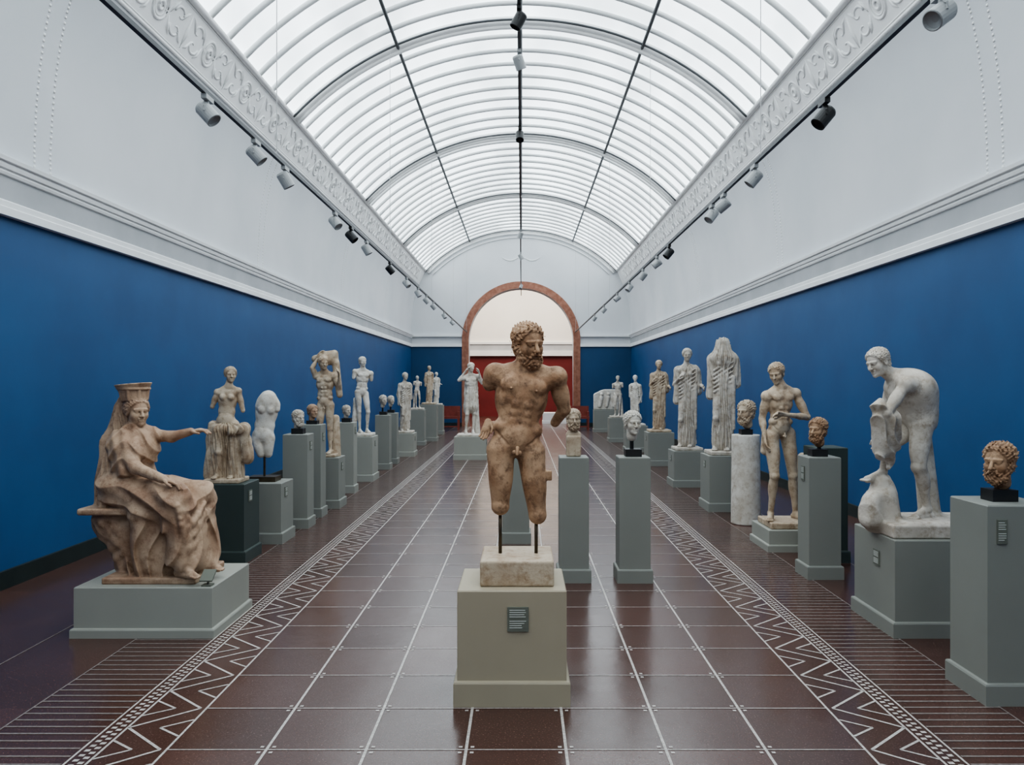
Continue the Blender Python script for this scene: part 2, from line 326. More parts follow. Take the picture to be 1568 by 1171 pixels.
# ------------------------------------------------------------------ implicit-surface sculpting
V3=lambda *a: np.array(a,float)
def nrm(v): return v/max(np.linalg.norm(v),1e-9)
def axes_from(lat,up):
    up=nrm(up); lat=nrm(lat-up*np.dot(lat,up)); return np.array([lat,np.cross(lat,up),up])
I3=np.array([[1,0,0],[0,-1,0],[0,0,1.]])
class Sculpt:
    def __init__(s,h): s.h=h; s.ops=[]
    def _add(s,lo,hi,k,mode,fn): s.ops.append((np.array(lo,float),np.array(hi,float),k,mode,fn))
    def cone(s,a,b,ra,rb=None,k=.02,R=None,sc=None,mode='add'):
        rb=ra if rb is None else rb; a=np.array(a,float); b=np.array(b,float); m=max(ra,rb)*(max(1,max(sc)) if sc is not None else 1)
        ba=b-a; bb=max(float(ba@ba),1e-9)
        def fn(X,Y,Z,ax):
            x=X-a[0];y=Y-a[1];z=Z-a[2]
            t=np.clip((x*ba[0]+y*ba[1]+z*ba[2])/bb,0,1)
            x=x-t*ba[0];y=y-t*ba[1];z=z-t*ba[2]; r=ra+(rb-ra)*t
            if R is None: return np.sqrt(x*x+y*y+z*z)-r
            q=[(R[i][0]*x+R[i][1]*y+R[i][2]*z)/sc[i] for i in range(3)]
            return (np.sqrt(q[0]**2+q[1]**2+q[2]**2)-r)*min(sc)
        s._add(np.minimum(a,b)-m,np.maximum(a,b)+m,k,mode,fn)
    def ball(s,c,r,k=.02,mode='add'): s.cone(c,c,r,r,k,mode=mode)
    def path(s,pts,r,k=.02):
        for i in range(len(pts)-1): s.cone(pts[i],pts[i+1],r[i],r[i+1],k)
    def ell(s,c,r,R=I3,k=.02,mode='add'):
        c=np.array(c,float); r=[max(v,1e-4) for v in r]; m=max(r)
        def fn(X,Y,Z,ax):
            x=X-c[0];y=Y-c[1];z=Z-c[2]
            q=[(R[i][0]*x+R[i][1]*y+R[i][2]*z) for i in range(3)]
            k0=np.sqrt(sum((q[i]/r[i])**2 for i in range(3))); k1=np.sqrt(sum((q[i]/r[i]**2)**2 for i in range(3)))
            return k0*(k0-1)/np.maximum(k1,1e-5)
        s._add(c-m,c+m,k,mode,fn)
    def cyl(s,a,b,ra,rb,k=.01,rnd=.0,mode='add'):
        a=np.array(a,float);b=np.array(b,float);ba=b-a;L=np.linalg.norm(ba);u=ba/L;m=max(ra,rb)
        def fn(X,Y,Z,ax):
            x=X-a[0];y=Y-a[1];z=Z-a[2]; t=x*u[0]+y*u[1]+z*u[2]
            rad=np.sqrt(np.maximum((x-t*u[0])**2+(y-t*u[1])**2+(z-t*u[2])**2,0))
            return np.maximum(rad-(ra+(rb-ra)*np.clip(t/L,0,1)),np.abs(t-L/2)-L/2)
        s._add(np.minimum(a,b)-m,np.maximum(a,b)+m,k,mode,fn)
    def box(s,c,hs,R=I3,rnd=.01,k=.01,mode='add'):
        c=np.array(c,float); m=np.linalg.norm(hs)
        def fn(X,Y,Z,ax):
            x=X-c[0];y=Y-c[1];z=Z-c[2]
            q=[np.abs(R[i][0]*x+R[i][1]*y+R[i][2]*z)-(hs[i]-rnd) for i in range(3)]
            return np.sqrt(np.maximum(q[0],0)**2+np.maximum(q[1],0)**2+np.maximum(q[2],0)**2)+np.minimum(np.maximum(np.maximum(q[0],q[1]),q[2]),0)-rnd
        hb=np.array(hs) if R is I3 else np.array([m]*3)
        s._add(c-hb,c+hb,k,mode,fn)
    def disp(s,f): s.ops.append((None,None,0,'disp',lambda X,Y,Z,ax:f(X,Y,Z)))
    def cut(s,f,k=.01): s.ops.append((None,None,k,'int',lambda X,Y,Z,ax:f(X,Y,Z)))
    def bounds(s):
        lo=np.array([9.]*3);hi=-lo
        for o in s.ops:
            if o[3]=='add': lo=np.minimum(lo,o[0]); hi=np.maximum(hi,o[1])
        return lo,hi
    def merge(s,sub,k=.02,pad=.02):
        lo,hi=sub.bounds(); s._add(lo-pad,hi+pad,k,'add',lambda X,Y,Z,ax:sub.evaluate(ax))
    def evaluate(s,ax):
        D=np.full([len(a) for a in ax],1.0,np.float32)
        for lo,hi,k,mode,fn in s.ops:
            if lo is None: sl=(slice(None),)*3
            else:
                m=k+3*s.h; sl=tuple(slice(max(0,int(np.searchsorted(ax[i],lo[i]-m))),int(np.searchsorted(ax[i],hi[i]+m))) for i in range(3))
                if any(q.stop<=q.start for q in sl): continue
            sub=[ax[i][sl[i]] for i in range(3)]
            X=sub[0][:,None,None];Y=sub[1][None,:,None];Z=sub[2][None,None,:]
            d=fn(X,Y,Z,sub); A=D[sl]
            if mode=='disp': D[sl]=A+d; continue
            if mode=='add':
                h=np.maximum(k-np.abs(A-d),0)/k; D[sl]=np.minimum(A,d)-h*h*k*.25
            else:
                if mode=='sub': d=-d
                h=np.maximum(k-np.abs(A-d),0)/k; D[sl]=np.maximum(A,d)+h*h*k*.25
        return D
    def mesh(s,name,mat,loc,flat_bottom=None):
        lo,hi=s.bounds(); h=s.h; lo=lo-4*h; hi=hi+4*h
        if flat_bottom is not None: lo[2]=flat_bottom-h
        ax=[np.arange(lo[i],hi[i]+h,h).astype(np.float32) for i in range(3)]
        D=s.evaluate(ax)
        D[0]=np.maximum(D[0],h);D[-1]=np.maximum(D[-1],h);D[:,0]=np.maximum(D[:,0],h);D[:,-1]=np.maximum(D[:,-1],h);D[:,:,0]=np.maximum(D[:,:,0],h);D[:,:,-1]=np.maximum(D[:,:,-1],h)
        if flat_bottom is not None: D[:,:,0]=np.abs(D[:,:,1])+1e-4   # seat exactly on its support
        V,Q=nets(D,lo,h)
        me=bpy.data.meshes.new(name); me.vertices.add(len(V)); me.vertices.foreach_set('co',V.astype(np.float32).ravel())
        me.loops.add(len(Q)*4); me.loops.foreach_set('vertex_index',Q.astype(np.int32).ravel())
        me.polygons.add(len(Q)); me.polygons.foreach_set('loop_start',np.arange(len(Q),dtype=np.int32)*4)
        me.polygons.foreach_set('loop_total',np.full(len(Q),4,np.int32))
        me.update(calc_edges=True); me.polygons.foreach_set('use_smooth',np.ones(len(Q),bool)); me.materials.append(mat)
        me.validate()
        o=link(bpy.data.objects.new(name,me)); o.location=loc
        print('sculpt',name,D.shape,len(Q),round(time.time()-T0,1))
        return o
def nets(D,lo,h):
    s=D<0; c=np.zeros([n-1 for n in D.shape],np.int8)
    offs=[(i,j,k) for i in (0,1) for j in (0,1) for k in (0,1)]
    sh=lambda o:tuple(slice(o[i],D.shape[i]-1+o[i]) for i in range(3))
    for o in offs: c+=s[sh(o)]
    act=(c>0)&(c<8); I=np.argwhere(act); idx=np.full(act.shape,-1,np.int32); idx[act]=np.arange(len(I))
    P=np.zeros((len(I),3)); W=np.zeros(len(I))
    for a in offs:
        for ax_ in range(3):
            if a[ax_]: continue
            b=list(a); b[ax_]=1
            d1=D[I[:,0]+a[0],I[:,1]+a[1],I[:,2]+a[2]]; d2=D[I[:,0]+b[0],I[:,1]+b[1],I[:,2]+b[2]]
            m=(d1<0)!=(d2<0); t=d1[m]/(d1[m]-d2[m])
            q=np.tile(np.array(a,float),(m.sum(),1)); q[:,ax_]+=t; P[m]+=q; W[m]+=1
    V=lo+h*(I+P/W[:,None]); Q=[]
    for a in range(3):
        b=(a+1)%3; c_=(a+2)%3
        s1=[slice(None)]*3; s2=[slice(None)]*3; s1[a]=slice(0,-1); s2[a]=slice(1,None)
        A=s[tuple(s1)]; B=s[tuple(s2)]
        E=np.argwhere(A!=B); ok=(E[:,b]>0)&(E[:,c_]>0)&(E[:,b]<D.shape[b]-1)&(E[:,c_]<D.shape[c_]-1); E=E[ok]
        inside=A[E[:,0],E[:,1],E[:,2]]
        cs=[]
        for ob,oc in ((-1,-1),(0,-1),(0,0),(-1,0)):
            G=E.copy(); G[:,b]+=ob; G[:,c_]+=oc; cs.append(idx[G[:,0],G[:,1],G[:,2]])
        q=np.stack(cs,1); q[~inside]=q[~inside][:,::-1]; Q.append(q)
    return V,np.concatenate(Q)

# ---- anatomy
def curls(hh,amp,f=.12,seed=0.0):
    w=2*math.pi/(f*hh)
    return lambda X,Y,Z: amp*hh*np.sin(w*X+1.2*np.sin(w*.45*Z+seed))*np.sin(w*Y+1.1*np.sin(w*.5*X))*np.sin(w*Z+1.3*np.sin(w*.4*Y))
def head(S,c,look,hh,up=(0,0,1),hair='short',beard=False):
    c=np.array(c,float); f=nrm(np.array(look,float)); up=np.array(up,float); up=nrm(up-f*np.dot(up,f)); lat=np.cross(up,f); R=np.array([lat,f,up])
    p=lambda x,y,z:c+(lat*x+f*y+up*z)*hh
    S.ell(p(0,-.05,.14),(.32*hh,.39*hh,.34*hh),R,.02*hh)
    S.ell(p(0,.10,-.10),(.255*hh,.26*hh,.36*hh),R,.08*hh)
    S.ell(p(0,.16,-.34),(.17*hh,.17*hh,.13*hh),R,.08*hh)
    for x in (-1,1):
        S.ell(p(x*.17,.2,-.12),(.1*hh,.11*hh,.12*hh),R,.08*hh)
        S.ell(p(x*.13,.385,.0),(.085*hh,.07*hh,.06*hh),R,.05*hh,'sub')
        S.ball(p(x*.125,.275,-.0),.066*hh,.012*hh)
        S.cone(p(x*.055,.355,.03),p(x*.20,.30,.02),.018*hh,.014*hh,.02*hh)
        S.cone(p(x*.05,.36,.085),p(x*.21,.29,.075),.034*hh,.026*hh,.05*hh)
        S.ell(p(x*.325,-.03,-.03),(.035*hh,.085*hh,.13*hh),R,.03*hh)
        S.ell(p(x*.35,.0,-.02),(.02*hh,.04*hh,.07*hh),R,.02*hh,'sub')
    S.cone(p(0,.34,.07),p(0,.45,-.135),.034*hh,.05*hh,.035*hh)
    for x in (-1,1): S.ball(p(x*.05,.395,-.145),.036*hh,.03*hh)
    S.cone(p(-.075,.345,-.225),p(.075,.345,-.225),.028*hh,None,.03*hh)
    S.cone(p(-.06,.345,-.29),p(.06,.345,-.29),.03*hh,None,.03*hh)
    S.cone(p(-.09,.385,-.258),p(.09,.385,-.258),.014*hh,None,.02*hh,mode='sub')
    S.ball(p(0,.30,-.405),.075*hh,.07*hh)
    if hair:
        Hh=Sculpt(S.h)
        Hh.ell(p(0,-.07,.17),(.375*hh,.435*hh,.35*hh),R,.05*hh)
        if hair in('short','curly'): Hh.ell(p(0,-.24,-.12),(.27*hh,.22*hh,.25*hh),R,.1*hh)
        if hair=='bun': Hh.ell(p(0,-.46,.0),(.17*hh,.17*hh,.15*hh),R,.06*hh); Hh.ell(p(0,-.05,.05),(.365*hh,.36*hh,.27*hh),R,.1*hh)
        Hh.disp(curls(hh,.05 if hair=='curly' else .03,.15 if hair=='curly' else .12))
        def pl(X,Y,Z):
            x=X-c[0];y=Y-c[1];z=Z-c[2]
            fy=(f[0]*x+f[1]*y+f[2]*z)/hh; uz=(up[0]*x+up[1]*y+up[2]*z)/hh
            return ((fy*.85-uz*.55)-.09)*hh
        Hh.cut(pl,.04*hh)
        S.merge(Hh,.015*hh)
    if beard:
        Bd=Sculpt(S.h)
        Bd.ell(p(0,.18,-.42),(.22*hh,.21*hh,.19*hh),R,.05*hh)
        for x in (-1,1): Bd.cone(p(x*.27,.04,-.1),p(x*.17,.17,-.38),.075*hh,.12*hh,.06*hh)
        Bd.ball(p(0,.395,-.3),.06*hh,.04*hh,'sub')
        for x in (-1,1): Bd.cone(p(x*.02,.40,-.20),p(x*.15,.32,-.30),.035*hh,.04*hh,.03*hh)
        Bd.disp(curls(hh,.045,.14,1.)); S.merge(Bd,.02*hh)
def hand(S,w,d,n,b):
    d=nrm(d); n=nrm(n-d*np.dot(n,d)); sd=np.cross(d,n); R=np.array([sd,n,d])
    S.cone(w+d*.08*b,w+d*.34*b,.13*b,.165*b,.05*b,R,(1,.5,1))
    for i,(o,l) in enumerate(((-.13,.30),(-.045,.36),(.045,.34),(.125,.27))):
        a=w+d*.42*b+sd*o*b; m=a+d*l*.5*b+n*.03*b; t=m+d*l*.4*b+n*.12*b
        S.cone(a,m,.048*b,.043*b,.012*b); S.cone(m,t,.043*b,.036*b,.01*b)
    a=w+d*.12*b-sd*.13*b; m=a+d*.18*b-sd*.12*b+n*.06*b; S.cone(a,m,.06*b,.048*b,.03*b); S.cone(m,m+d*.16*b+n*.05*b,.046*b,.038*b,.01*b)
def foot(S,an,fd,b,ground=None):
    fd=nrm(np.array([fd[0],fd[1],0.])); z=an[2]-.3*b if ground is None else ground
    sd=np.array([-fd[1],fd[0],0]); up=np.array([0,0,1.]); R=np.array([sd,fd,up])
    heel=np.array([an[0],an[1],z+.12*b])-fd*.12*b; ball=np.array([an[0],an[1],z+.09*b])+fd*.62*b
    S.ball(heel,.13*b,.06*b); S.cone(an,ball,.13*b,.11*b,.08*b); S.cone(heel,ball,.12*b,.11*b,.06*b,R,(1.25,1,1))
    for i,o in enumerate((-.13,-.05,.02,.085,.14)):
        t=ball+sd*o*b; S.cone(t,t+fd*(.2-.03*abs(i-1))*b-up*.03*b,.05*b,.042*b,.012*b)
def limb(S,a,m,e,b,kind,fwd=None,end=True):
    if kind=='leg':
        S.cone(a,m,.345*b,.205*b,.08*b)
        if fwd is not None: S.ell(a*.55+m*.45+fwd*.09*b,(.25*b,.22*b,.55*b),axes_from(np.cross(fwd,nrm(a-m))*-1,a-m),.12*b)
        S.ball(m+(fwd*.04*b if fwd is not None else 0),.2*b,.05*b)
        if e is not None:
            S.cone(m,e,.19*b,.115*b,.06*b)
            bk=-fwd if fwd is not None else 0
            S.ell(m*.7+e*.3+bk*.07*b,(.185*b,.18*b,.48*b),axes_from(np.cross(fwd,nrm(m-e))*-1 if fwd is not None else np.array([1,0,0.]),m-e),.1*b)
            S.ball(e,.125*b,.04*b)
    else:
        S.cone(a,m,.205*b,.16*b,.05*b)
        S.ell(a*.5+m*.5,(.2*b,.2*b,.34*b),axes_from(np.array([1,.1,0.]),a-m),.1*b)
        if e is not None:
            S.cone(m,e,.155*b,.095*b,.05*b); S.ell(m*.72+e*.28,(.165*b,.155*b,.26*b),axes_from(np.array([1,.1,.05]),m-e),.08*b)
def figure(S,J,b,male=True,look=None,hup=(0,0,1),hair='short',beard=False,feet=True,genit=False,hands=True,ground=None,footdir=None,waist=1.0,glute=1.0,bust_=1.0,legk=1.0):
    J={k:np.array(v,float) for k,v in J.items()}
    N,Pv=J['neck'],J['pelvis']; u=nrm(N-Pv); L=np.linalg.norm(N-Pv)
    lh=nrm(J['hipB']-J['hipA']); ls=nrm(J['shB']-J['shA'])
    def fr(a): return axes_from(lh*(1-a)+ls*a,u)
    def pt(a,l,f_):
        R=fr(a); return Pv+u*a*L+R[0]*l*b+R[1]*f_*b
    E=lambda a,l,f_,r,k=.06,mode='add':S.ell(pt(a,l,f_),[q*b for q in r],fr(min(max(a,0),1)),k*b,mode)
    g=1. if male else .86
    E(.02,0,0,(.56 if male else .60,.40,.42),.1)
    E(.30,0,.0,(.48*g*waist,.36*g,.45),.25)
    E(.62,0,-.0,(.57*g*(.5+.5*waist),.41*g,.5),.25)
    E(.84,0,-.02,(.60*g,.34*g,.26),.2)
    for x in (-1,1):
        E(-.10,x*.25,-.24*glute,(.28,.27*glute,.30),.12)
        E(.60,x*.42*g,-.08,(.2*g,.25*g,.42),.15)
        if male:
            E(.745,x*.265,.285,(.285,.135,.20),.06)
            E(.58,x*.36,.20,(.16,.13,.22),.08)
            E(.17,x*.42,.06,(.17,.25,.17),.08)
            for a,f_ in ((.50,.345),(.38,.32),(.265,.305)): E(a,x*.125,f_,(.115,.065,.105),.05)
            E(.09,x*.10,.27,(.18,.13,.26),.08)
            S.cone(pt(.10,x*.52,.20),pt(-.10,x*.16,.42),.020*b,.014*b,.06*b,mode='sub')
            S.ball(pt(.70,x*.30,.425),.022*b,.03*b)
        else:
            E(.70,x*.24,.28*bust_,(.19,.19*bust_,.20),.09)
            E(.10,x*.12,.20,(.3,.18,.3),.1)
        sh=J['shB'] if x>0 else J['shA']
        S.cone(N+u*.05*b,sh+u*.02*b,.19*b*g,.17*b*g,.14*b)
        S.ball(sh,(.27 if male else .21)*b,.08*b)
        S.cone(pt(.8,x*.3,.05),sh,.26*b*g,.2*b*g,.1*b)
    if male: E(.235,0,.41,(.03,.05,.035),.03,'sub')
    else: E(.24,0,.36,(.03,.05,.035),.03,'sub')
    f0=fr(0)[1]
    if genit:
        for x in (-1,1): S.ball(pt(-.155,x*.055,.42),.062*b,.02*b)
        S.cone(pt(-.09,0,.44),pt(-.175,0,.50),.045*b,.035*b,.02*b)
    for sd,sg in (('A',-1),('B',1)):
        if 'kn'+sd in J:
            limb(S,J['hip'+sd],J['kn'+sd],J.get('an'+sd),b*legk,'leg',f0)
            if feet and 'an'+sd in J: foot(S,J['an'+sd],(footdir or {}).get(sd,f0),b,ground if (footdir or {}).get('g'+sd) is None else footdir['g'+sd])
        if 'el'+sd in J:
            limb(S,J['sh'+sd],J['el'+sd],J.get('ha'+sd),b*(1 if male else .85),'arm')
            if hands and 'ha'+sd in J: hand(S,J['ha'+sd],J['ha'+sd]-J['el'+sd],f0*.4-fr(1)[0]*sg,b)
    if 'head' in J:
        hc=J['head']; lk=nrm(np.array(look,float))
        S.cone(N,hc-nrm(np.array(hup,float))*.22*b-lk*.06*b,.25*b*g,.235*b*g,.09*b)
        head(S,hc,lk,b,hup,hair,beard)
    else: S.cone(N-u*.05*b,N+u*.1*b,.24*b*g,.21*b*g,.08*b)
def folds(cx,cy,n,amp,wob=1.5,zf=6.,n2=0):
    def f(X,Y,Z):
        th=np.arctan2(Y-cy,X-cx); 
        return amp*(np.abs(np.sin(th*n*.5+wob*np.sin(Z*zf+th*2)))-.6)+amp*.4*np.sin(th*n*1.7+Z*zf*.7)
    return f
def diag(dx,dy,dz,fr,amp,wob=1.2):
    return lambda X,Y,Z: amp*(np.abs(np.sin(fr*(dx*X+dy*Y+dz*Z)+wob*np.sin(fr*.3*(X-Z)+1)+wob*.6*np.sin(fr*.45*Y+Z*7)))-.55)

class Site:   # a standing place: image pixel and depth -> metres in the statue's own space
    def __init__(s,cx,z,zb): s.z=z; s.loc=((cx-VX)*z/F+CX,z,zb); s.k=z/F
    def __call__(s,px,py,dy=0.):
        Y=s.z+dy; return V3((px-VX)*Y/F+CX-s.loc[0],dy,CH-(py-VY)*Y/F-s.loc[2])

# ===== central bearded man
plinth(-.295,.247,3.89,4.36,.57,M['plinth_w'],('f',.03,.43,.105,.12),skirt=.125)
U=Site(791,4.15,.57); S=Sculpt(.0027); b=.222
figure(S,dict(head=U(809,526),neck=U(804,564,.02),shA=U(758,572,.01),shB=U(852,577,.03),elA=U(751,585,.03),elB=U(864,626,.09),pelvis=U(790,674),
  hipA=U(767,688,-.01),hipB=U(813,692,.01),knA=U(766,774,-.02),knB=U(823,788,.0)),b,True,(.5,-.85,-.14),(-.05,0,1),'curly',True,genit=True,hands=False)
# fragmentary hand resting on the hip
S.cone(U(764,652,.04),U(748,650,.01),.026,.021,.02)
hand(S,U(748,642,.0),V3(-.25,-.25,-1),V3(-.3,-1,0),.15)
S.box(U(838,727,.0),(.024,.024,.026),rnd=.006,k=.01)
S.cone(U(864,626,.09),U(850,646,.14),.033,.026,.01)
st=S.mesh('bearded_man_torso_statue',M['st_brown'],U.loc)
mb=MB(); xb=U(792,800)[0]
for px,py in ((766,780),(821,792)):
    q=U(px,py,0.0); mb.tube([(q[0],.0,.12),(q[0],.0,q[2])],.0095,10)
mb.obj('support_rods',M['brass'],True,parent=st)
S=Sculpt(.006); S.box((xb,.0,.065),(.187,.19,.065),rnd=.008); o=S.mesh('stone_block',M['blocks'],(0,0,0),0.0); o.parent=st

# ===== seated goddess
x0=(105-VX)*4.91/F+CX; x1=(327-VX)*4.91/F+CX
plinth(x0+.02,x1-.018,4.93,5.6,.315,M['plinth_l'],skirt=.06)
mb=MB(); mb.box(-.03,.03,-.03,.03,0,.01); mb.tube([(0,0,.0),(0,.02,.06)],.008); mb.add([(-.04,-.035,.04),(.04,-.035,.04),(.04,.04,.095),(-.04,.04,.095),(-.04,-.03,.032),(.04,-.03,.032),(.04,.045,.087),(-.04,.045,.087)],[(0,1,2,3),(7,6,5,4),(0,4,5,1),(1,5,6,2),(2,6,7,3),(3,7,4,0)])
mb.obj('caption_stand',M['label'],loc=(x1-.062,4.975,.315))
U=Site(240,5.27,.315); S=Sculpt(.0045); b=.205
hd=U(210,629,-.0); lk=(.74,-.66,-.04)
C=Sculpt(.0045)
R=axes_from(V3(.7,.7,0),V3(0,0,1))
C.cone(U(206,676),U(203,742),.125,.155,.05,R,(1,.82,1)); C.ell(U(208,684,-.03),(.155,.105,.075),R,.06)
C.cone(U(184,675,-.03),U(228,667,.05),.068,.062,.06)
C.cone(U(184,677,-.04),U(193,718,-.13),.068,.066,.05)
for px,d in ((204,-.115),(224,-.03)): C.ball(U(px,693,d),.04,.09)
def tf(X,Y,Z):
    zz=Z-.72; xx=X+.14
    v=np.abs(np.sin(30*(zz+1.3*np.sqrt(xx*xx+.0015))+.9*np.sin(9*Y+5*X)))-.55       # V-shaped folds from the shoulders
    return .015*v+.004*np.sin(90*X+30*Z+20*Y)
C.disp(tf); S.merge(C,.03)
V=Sculpt(.0045)
V.cone(U(190,628,.07),U(176,680,.08),.052,.07,.04); V.cone(U(176,680,.08),U(170,765,.04),.08,.10,.05); V.cone(U(174,700,-.04),U(170,768,-.05),.055,.085,.05); V.cone(U(212,680,.12),U(215,760,.14),.06,.08,.05)
V.cone(U(196,616,.05),U(188,650,.07),.055,.05,.03)
V.disp(folds(U(195,700)[0],.03,18,.016)); S.merge(V,.02)
D=Sculpt(.0045)
kA=U(268,766,-.24); kB=U(306,758,-.02)
D.cone(U(192,752,-.06),kA,.135,.10,.06); D.cone(U(215,748,.1),kB,.13,.092,.06)
D.cone(kA,U(280,858,-.24),.095,.085,.05); D.cone(kB,U(318,845,-.04),.09,.08,.05)
D.cone(U(245,785,-.08),U(250,862,-.08),.15,.155,.08); D.cone(U(205,866,-.08),U(318,866,-.1),.055,.055,.05); D.cone(U(215,790,-.2),U(222,866,-.16),.07,.08,.06)
D.cone(U(292,790,-.14),U(302,858,-.14),.08,.085,.06)
D.ell(U(187,740,0),(.15,.18,.10),I3,.06)
def fd(X,Y,Z):
    low=np.clip((.47-Z)/.15,0,1); hi=1-low
    ph=X*.92+Y*.45+.05*np.sin(Z*9+X*7)
    v=np.abs(np.sin(31*ph+.8*np.sin(13*ph+Z*4)))-.6
    v2=np.sin(78*ph+6*Z+1.2*np.sin(20*X))
    w=np.abs(np.sin(24*(X*.30+Z*1.1-Y*.35)+1.6*np.sin(X*8+Y*5)))-.6
    w2=np.sin(66*(X*.30+Z*1.0-Y*.3)+2*np.sin(X*9))
    return .026*low*v+.005*low*v2+.017*hi*w+.003*hi*w2
D.disp(fd); S.merge(D,.02)
# catenary folds hung between the knees
for i in range(4):
    a=U(272+i*2,774+i*10,-.335); m_=U(293,800+i*18,-.245); e=U(314,770+i*12,-.115)
    S.path([a,a*.4+m_*.6+V3(0,0,-.012),m_,m_*.5+e*.5+V3(0,0,-.012),e],[.010,.013,.014,.012,.009],.03)
# throne: seat slab over a rock that tapers to the base
S.box(U(190,776,.02),(.205,.21,.022),rnd=.015,k=.02)
Rk=Sculpt(.0045); Rk.cone(U(180,795,.02),U(200,812,.02),.155,.15,.05); Rk.cone(U(200,812,.02),U(212,872,.0),.15,.125,.05); Rk.disp(curls(1,.010,.13)); S.merge(Rk,.03)
S.box(V3(.07,-.02,.02),(.30,.25,.022),rnd=.012,k=.02)
S.cone(U(228,664,.05),U(263,668,.03),.042,.036,.03); S.cone(U(263,668,.03),U(292,660,.0),.036,.025,.02); hand(S,U(292,660,.0),V3(1,-.15,.12),V3(0,0,-1),.19)
S.cone(U(186,676,-.06),U(208,716,-.19),.048,.042,.03); S.cone(U(208,716,-.19),U(250,733,-.27),.04,.028,.02); hand(S,U(250,733,-.27),V3(1,-.1,-.25),V3(0,0,-1),.19)
foot(S,U(312,858,-.06),(1,-.35,0),.19,.045); foot(S,U(277,862,-.25),(1,-.5,0),.19,.045)
S.cone(U(207,664,.01),hd-V3(0,0,.05),.055,.05,.03)
head(S,hd,lk,b,(0,0,1),'bun')
S.cone(U(198,622,.03),U(194,655,.05),.045,.035,.03)
S.cyl(U(207,612,.02),U(205,597,.02),.084,.092,.012); S.cyl(U(205,598,.02),U(204,587,.02),.092,.118,.008)
S.cyl(U(205,596,.02),U(205,593,.02),.104,.106,.006)
for i in range(8):
    a=i*math.pi/4; c=U(206,611,.02); S.cone(c+V3(.083*math.cos(a),.083*math.sin(a),.0),c+V3(.090*math.cos(a),.090*math.sin(a),.055),.009,.009,.01)
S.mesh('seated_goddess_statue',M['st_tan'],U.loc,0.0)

# ===== bending athlete
plinth(2.365,2.345+.66,4.93,5.53,.61,M['plinth'],('l',-.05,.45,.085,.10),skirt=.10)
U=Site(1392,5.2,.61); S=Sculpt(.004); b=.188
cxb=2.345+.345-U.loc[0]
S.box(V3(cxb-.01,.0,.045),(.31,.235,.045),rnd=.015)
S.box(V3(cxb+.03,-.02,.085),(.26,.20,.02),rnd=.015,k=.02)
g=.095
figure(S,dict(head=U(1344,554,-.05),neck=U(1369,576,-.02),shB=U(1386,588,-.17),shA=U(1378,582,.12),elB=U(1358,632,-.22),haB=U(1350,664,-.14),elA=U(1354,620,.1),haA=U(1350,660,.03),
  pelvis=U(1405,642),hipB=U(1411,652,-.07),hipA=U(1400,650,.075),knB=U(1407,714,-.10),anB=U(1420,778,-.03),knA=U(1362,680,.0),anA=U(1352,722,.04)),b,True,(-.9,-.38,-.30),(-.30,0,1),'short',
  ground=g,waist=1.25,glute=.8,legk=1.12,footdir=dict(A=V3(-1,-.2,0),B=V3(-1,-.45,0),gA=float(U(1352,736,.06)[2])))
S.ell(U(1403,610,.0),(.115,.15,.17),axes_from(V3(1,0,.4),V3(-.4,0,1)),.1); S.ell(U(1398,592,-.02),(.115,.17,.10),I3,.1)
Rk=Sculpt(.004); Rk.cone(U(1350,744,.03),U(1348,792,.03),.075,.115,.05); Rk.cone(U(1335,768,-.04),U(1332,792,-.04),.07,.075,.06); Rk.cone(U(1360,760,-.04),U(1364,792,-.04),.06,.065,.05)
Rk.disp(diag(.9,.3,.35,26,.010,1.0)); S.merge(Rk,.02)
Dr=Sculpt(.004); Dr.cone(U(1346,622,-.20),U(1350,690,-.16),.048,.055,.04); Dr.cone(U(1366,640,-.2),U(1366,680,-.14),.05,.05,.04); Dr.cone(U(1360,690,-.14),U(1362,712,-.12),.04,.025,.03)
Dr.disp(diag(.75,.3,.5,48,.016,1.3)); S.merge(Dr,.012)
S.cone(U(1412,672,.09),U(1424,792,.10),.06,.07,.04)
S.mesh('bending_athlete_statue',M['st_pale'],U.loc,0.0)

# ===== leaning youth
plinth(2.36,2.36+.50,7.42,7.98,.205,M['plinth_l'],skirt=.07)
U=Site(1200,7.68,.205); S=Sculpt(.005); b=.205
S.box(V3(.05,0,.03),(.24,.22,.03),rnd=.012)
figure(S,dict(head=U(1189,571,-.02),neck=U(1195,591),shA=U(1174,606,-.03),shB=U(1218,602,.04),elA=U(1167,640,.02),haA=U(1171,668,-.06),elB=U(1236,638,.0),haB=U(1200,634,-.17),
  pelvis=U(1194,656),hipA=U(1181,668,-.01),hipB=U(1206,664,.03),knA=U(1186,728,-.09),anA=U(1180,785,-.0),knB=U(1214,727,.02),anB=U(1218,785,.05)),b,True,(-.55,-.8,-.3),(-.1,0,1),'curly',ground=.06,genit=True,
  legk=1.08,footdir=dict(A=V3(-.4,-1,0),B=V3(.35,-1,0)))
S.cone(U(1229,700,.12),U(1226,790,.1),.05,.075,.03); S.cone(U(1171,665,.0),U(1170,690,.0),.03,.035,.02); S.cone(U(1170,690,.0),U(1182,700,-.02),.02,.02,.02)
S.mesh('leaning_youth_statue',M['st_warm'],U.loc,0.0)

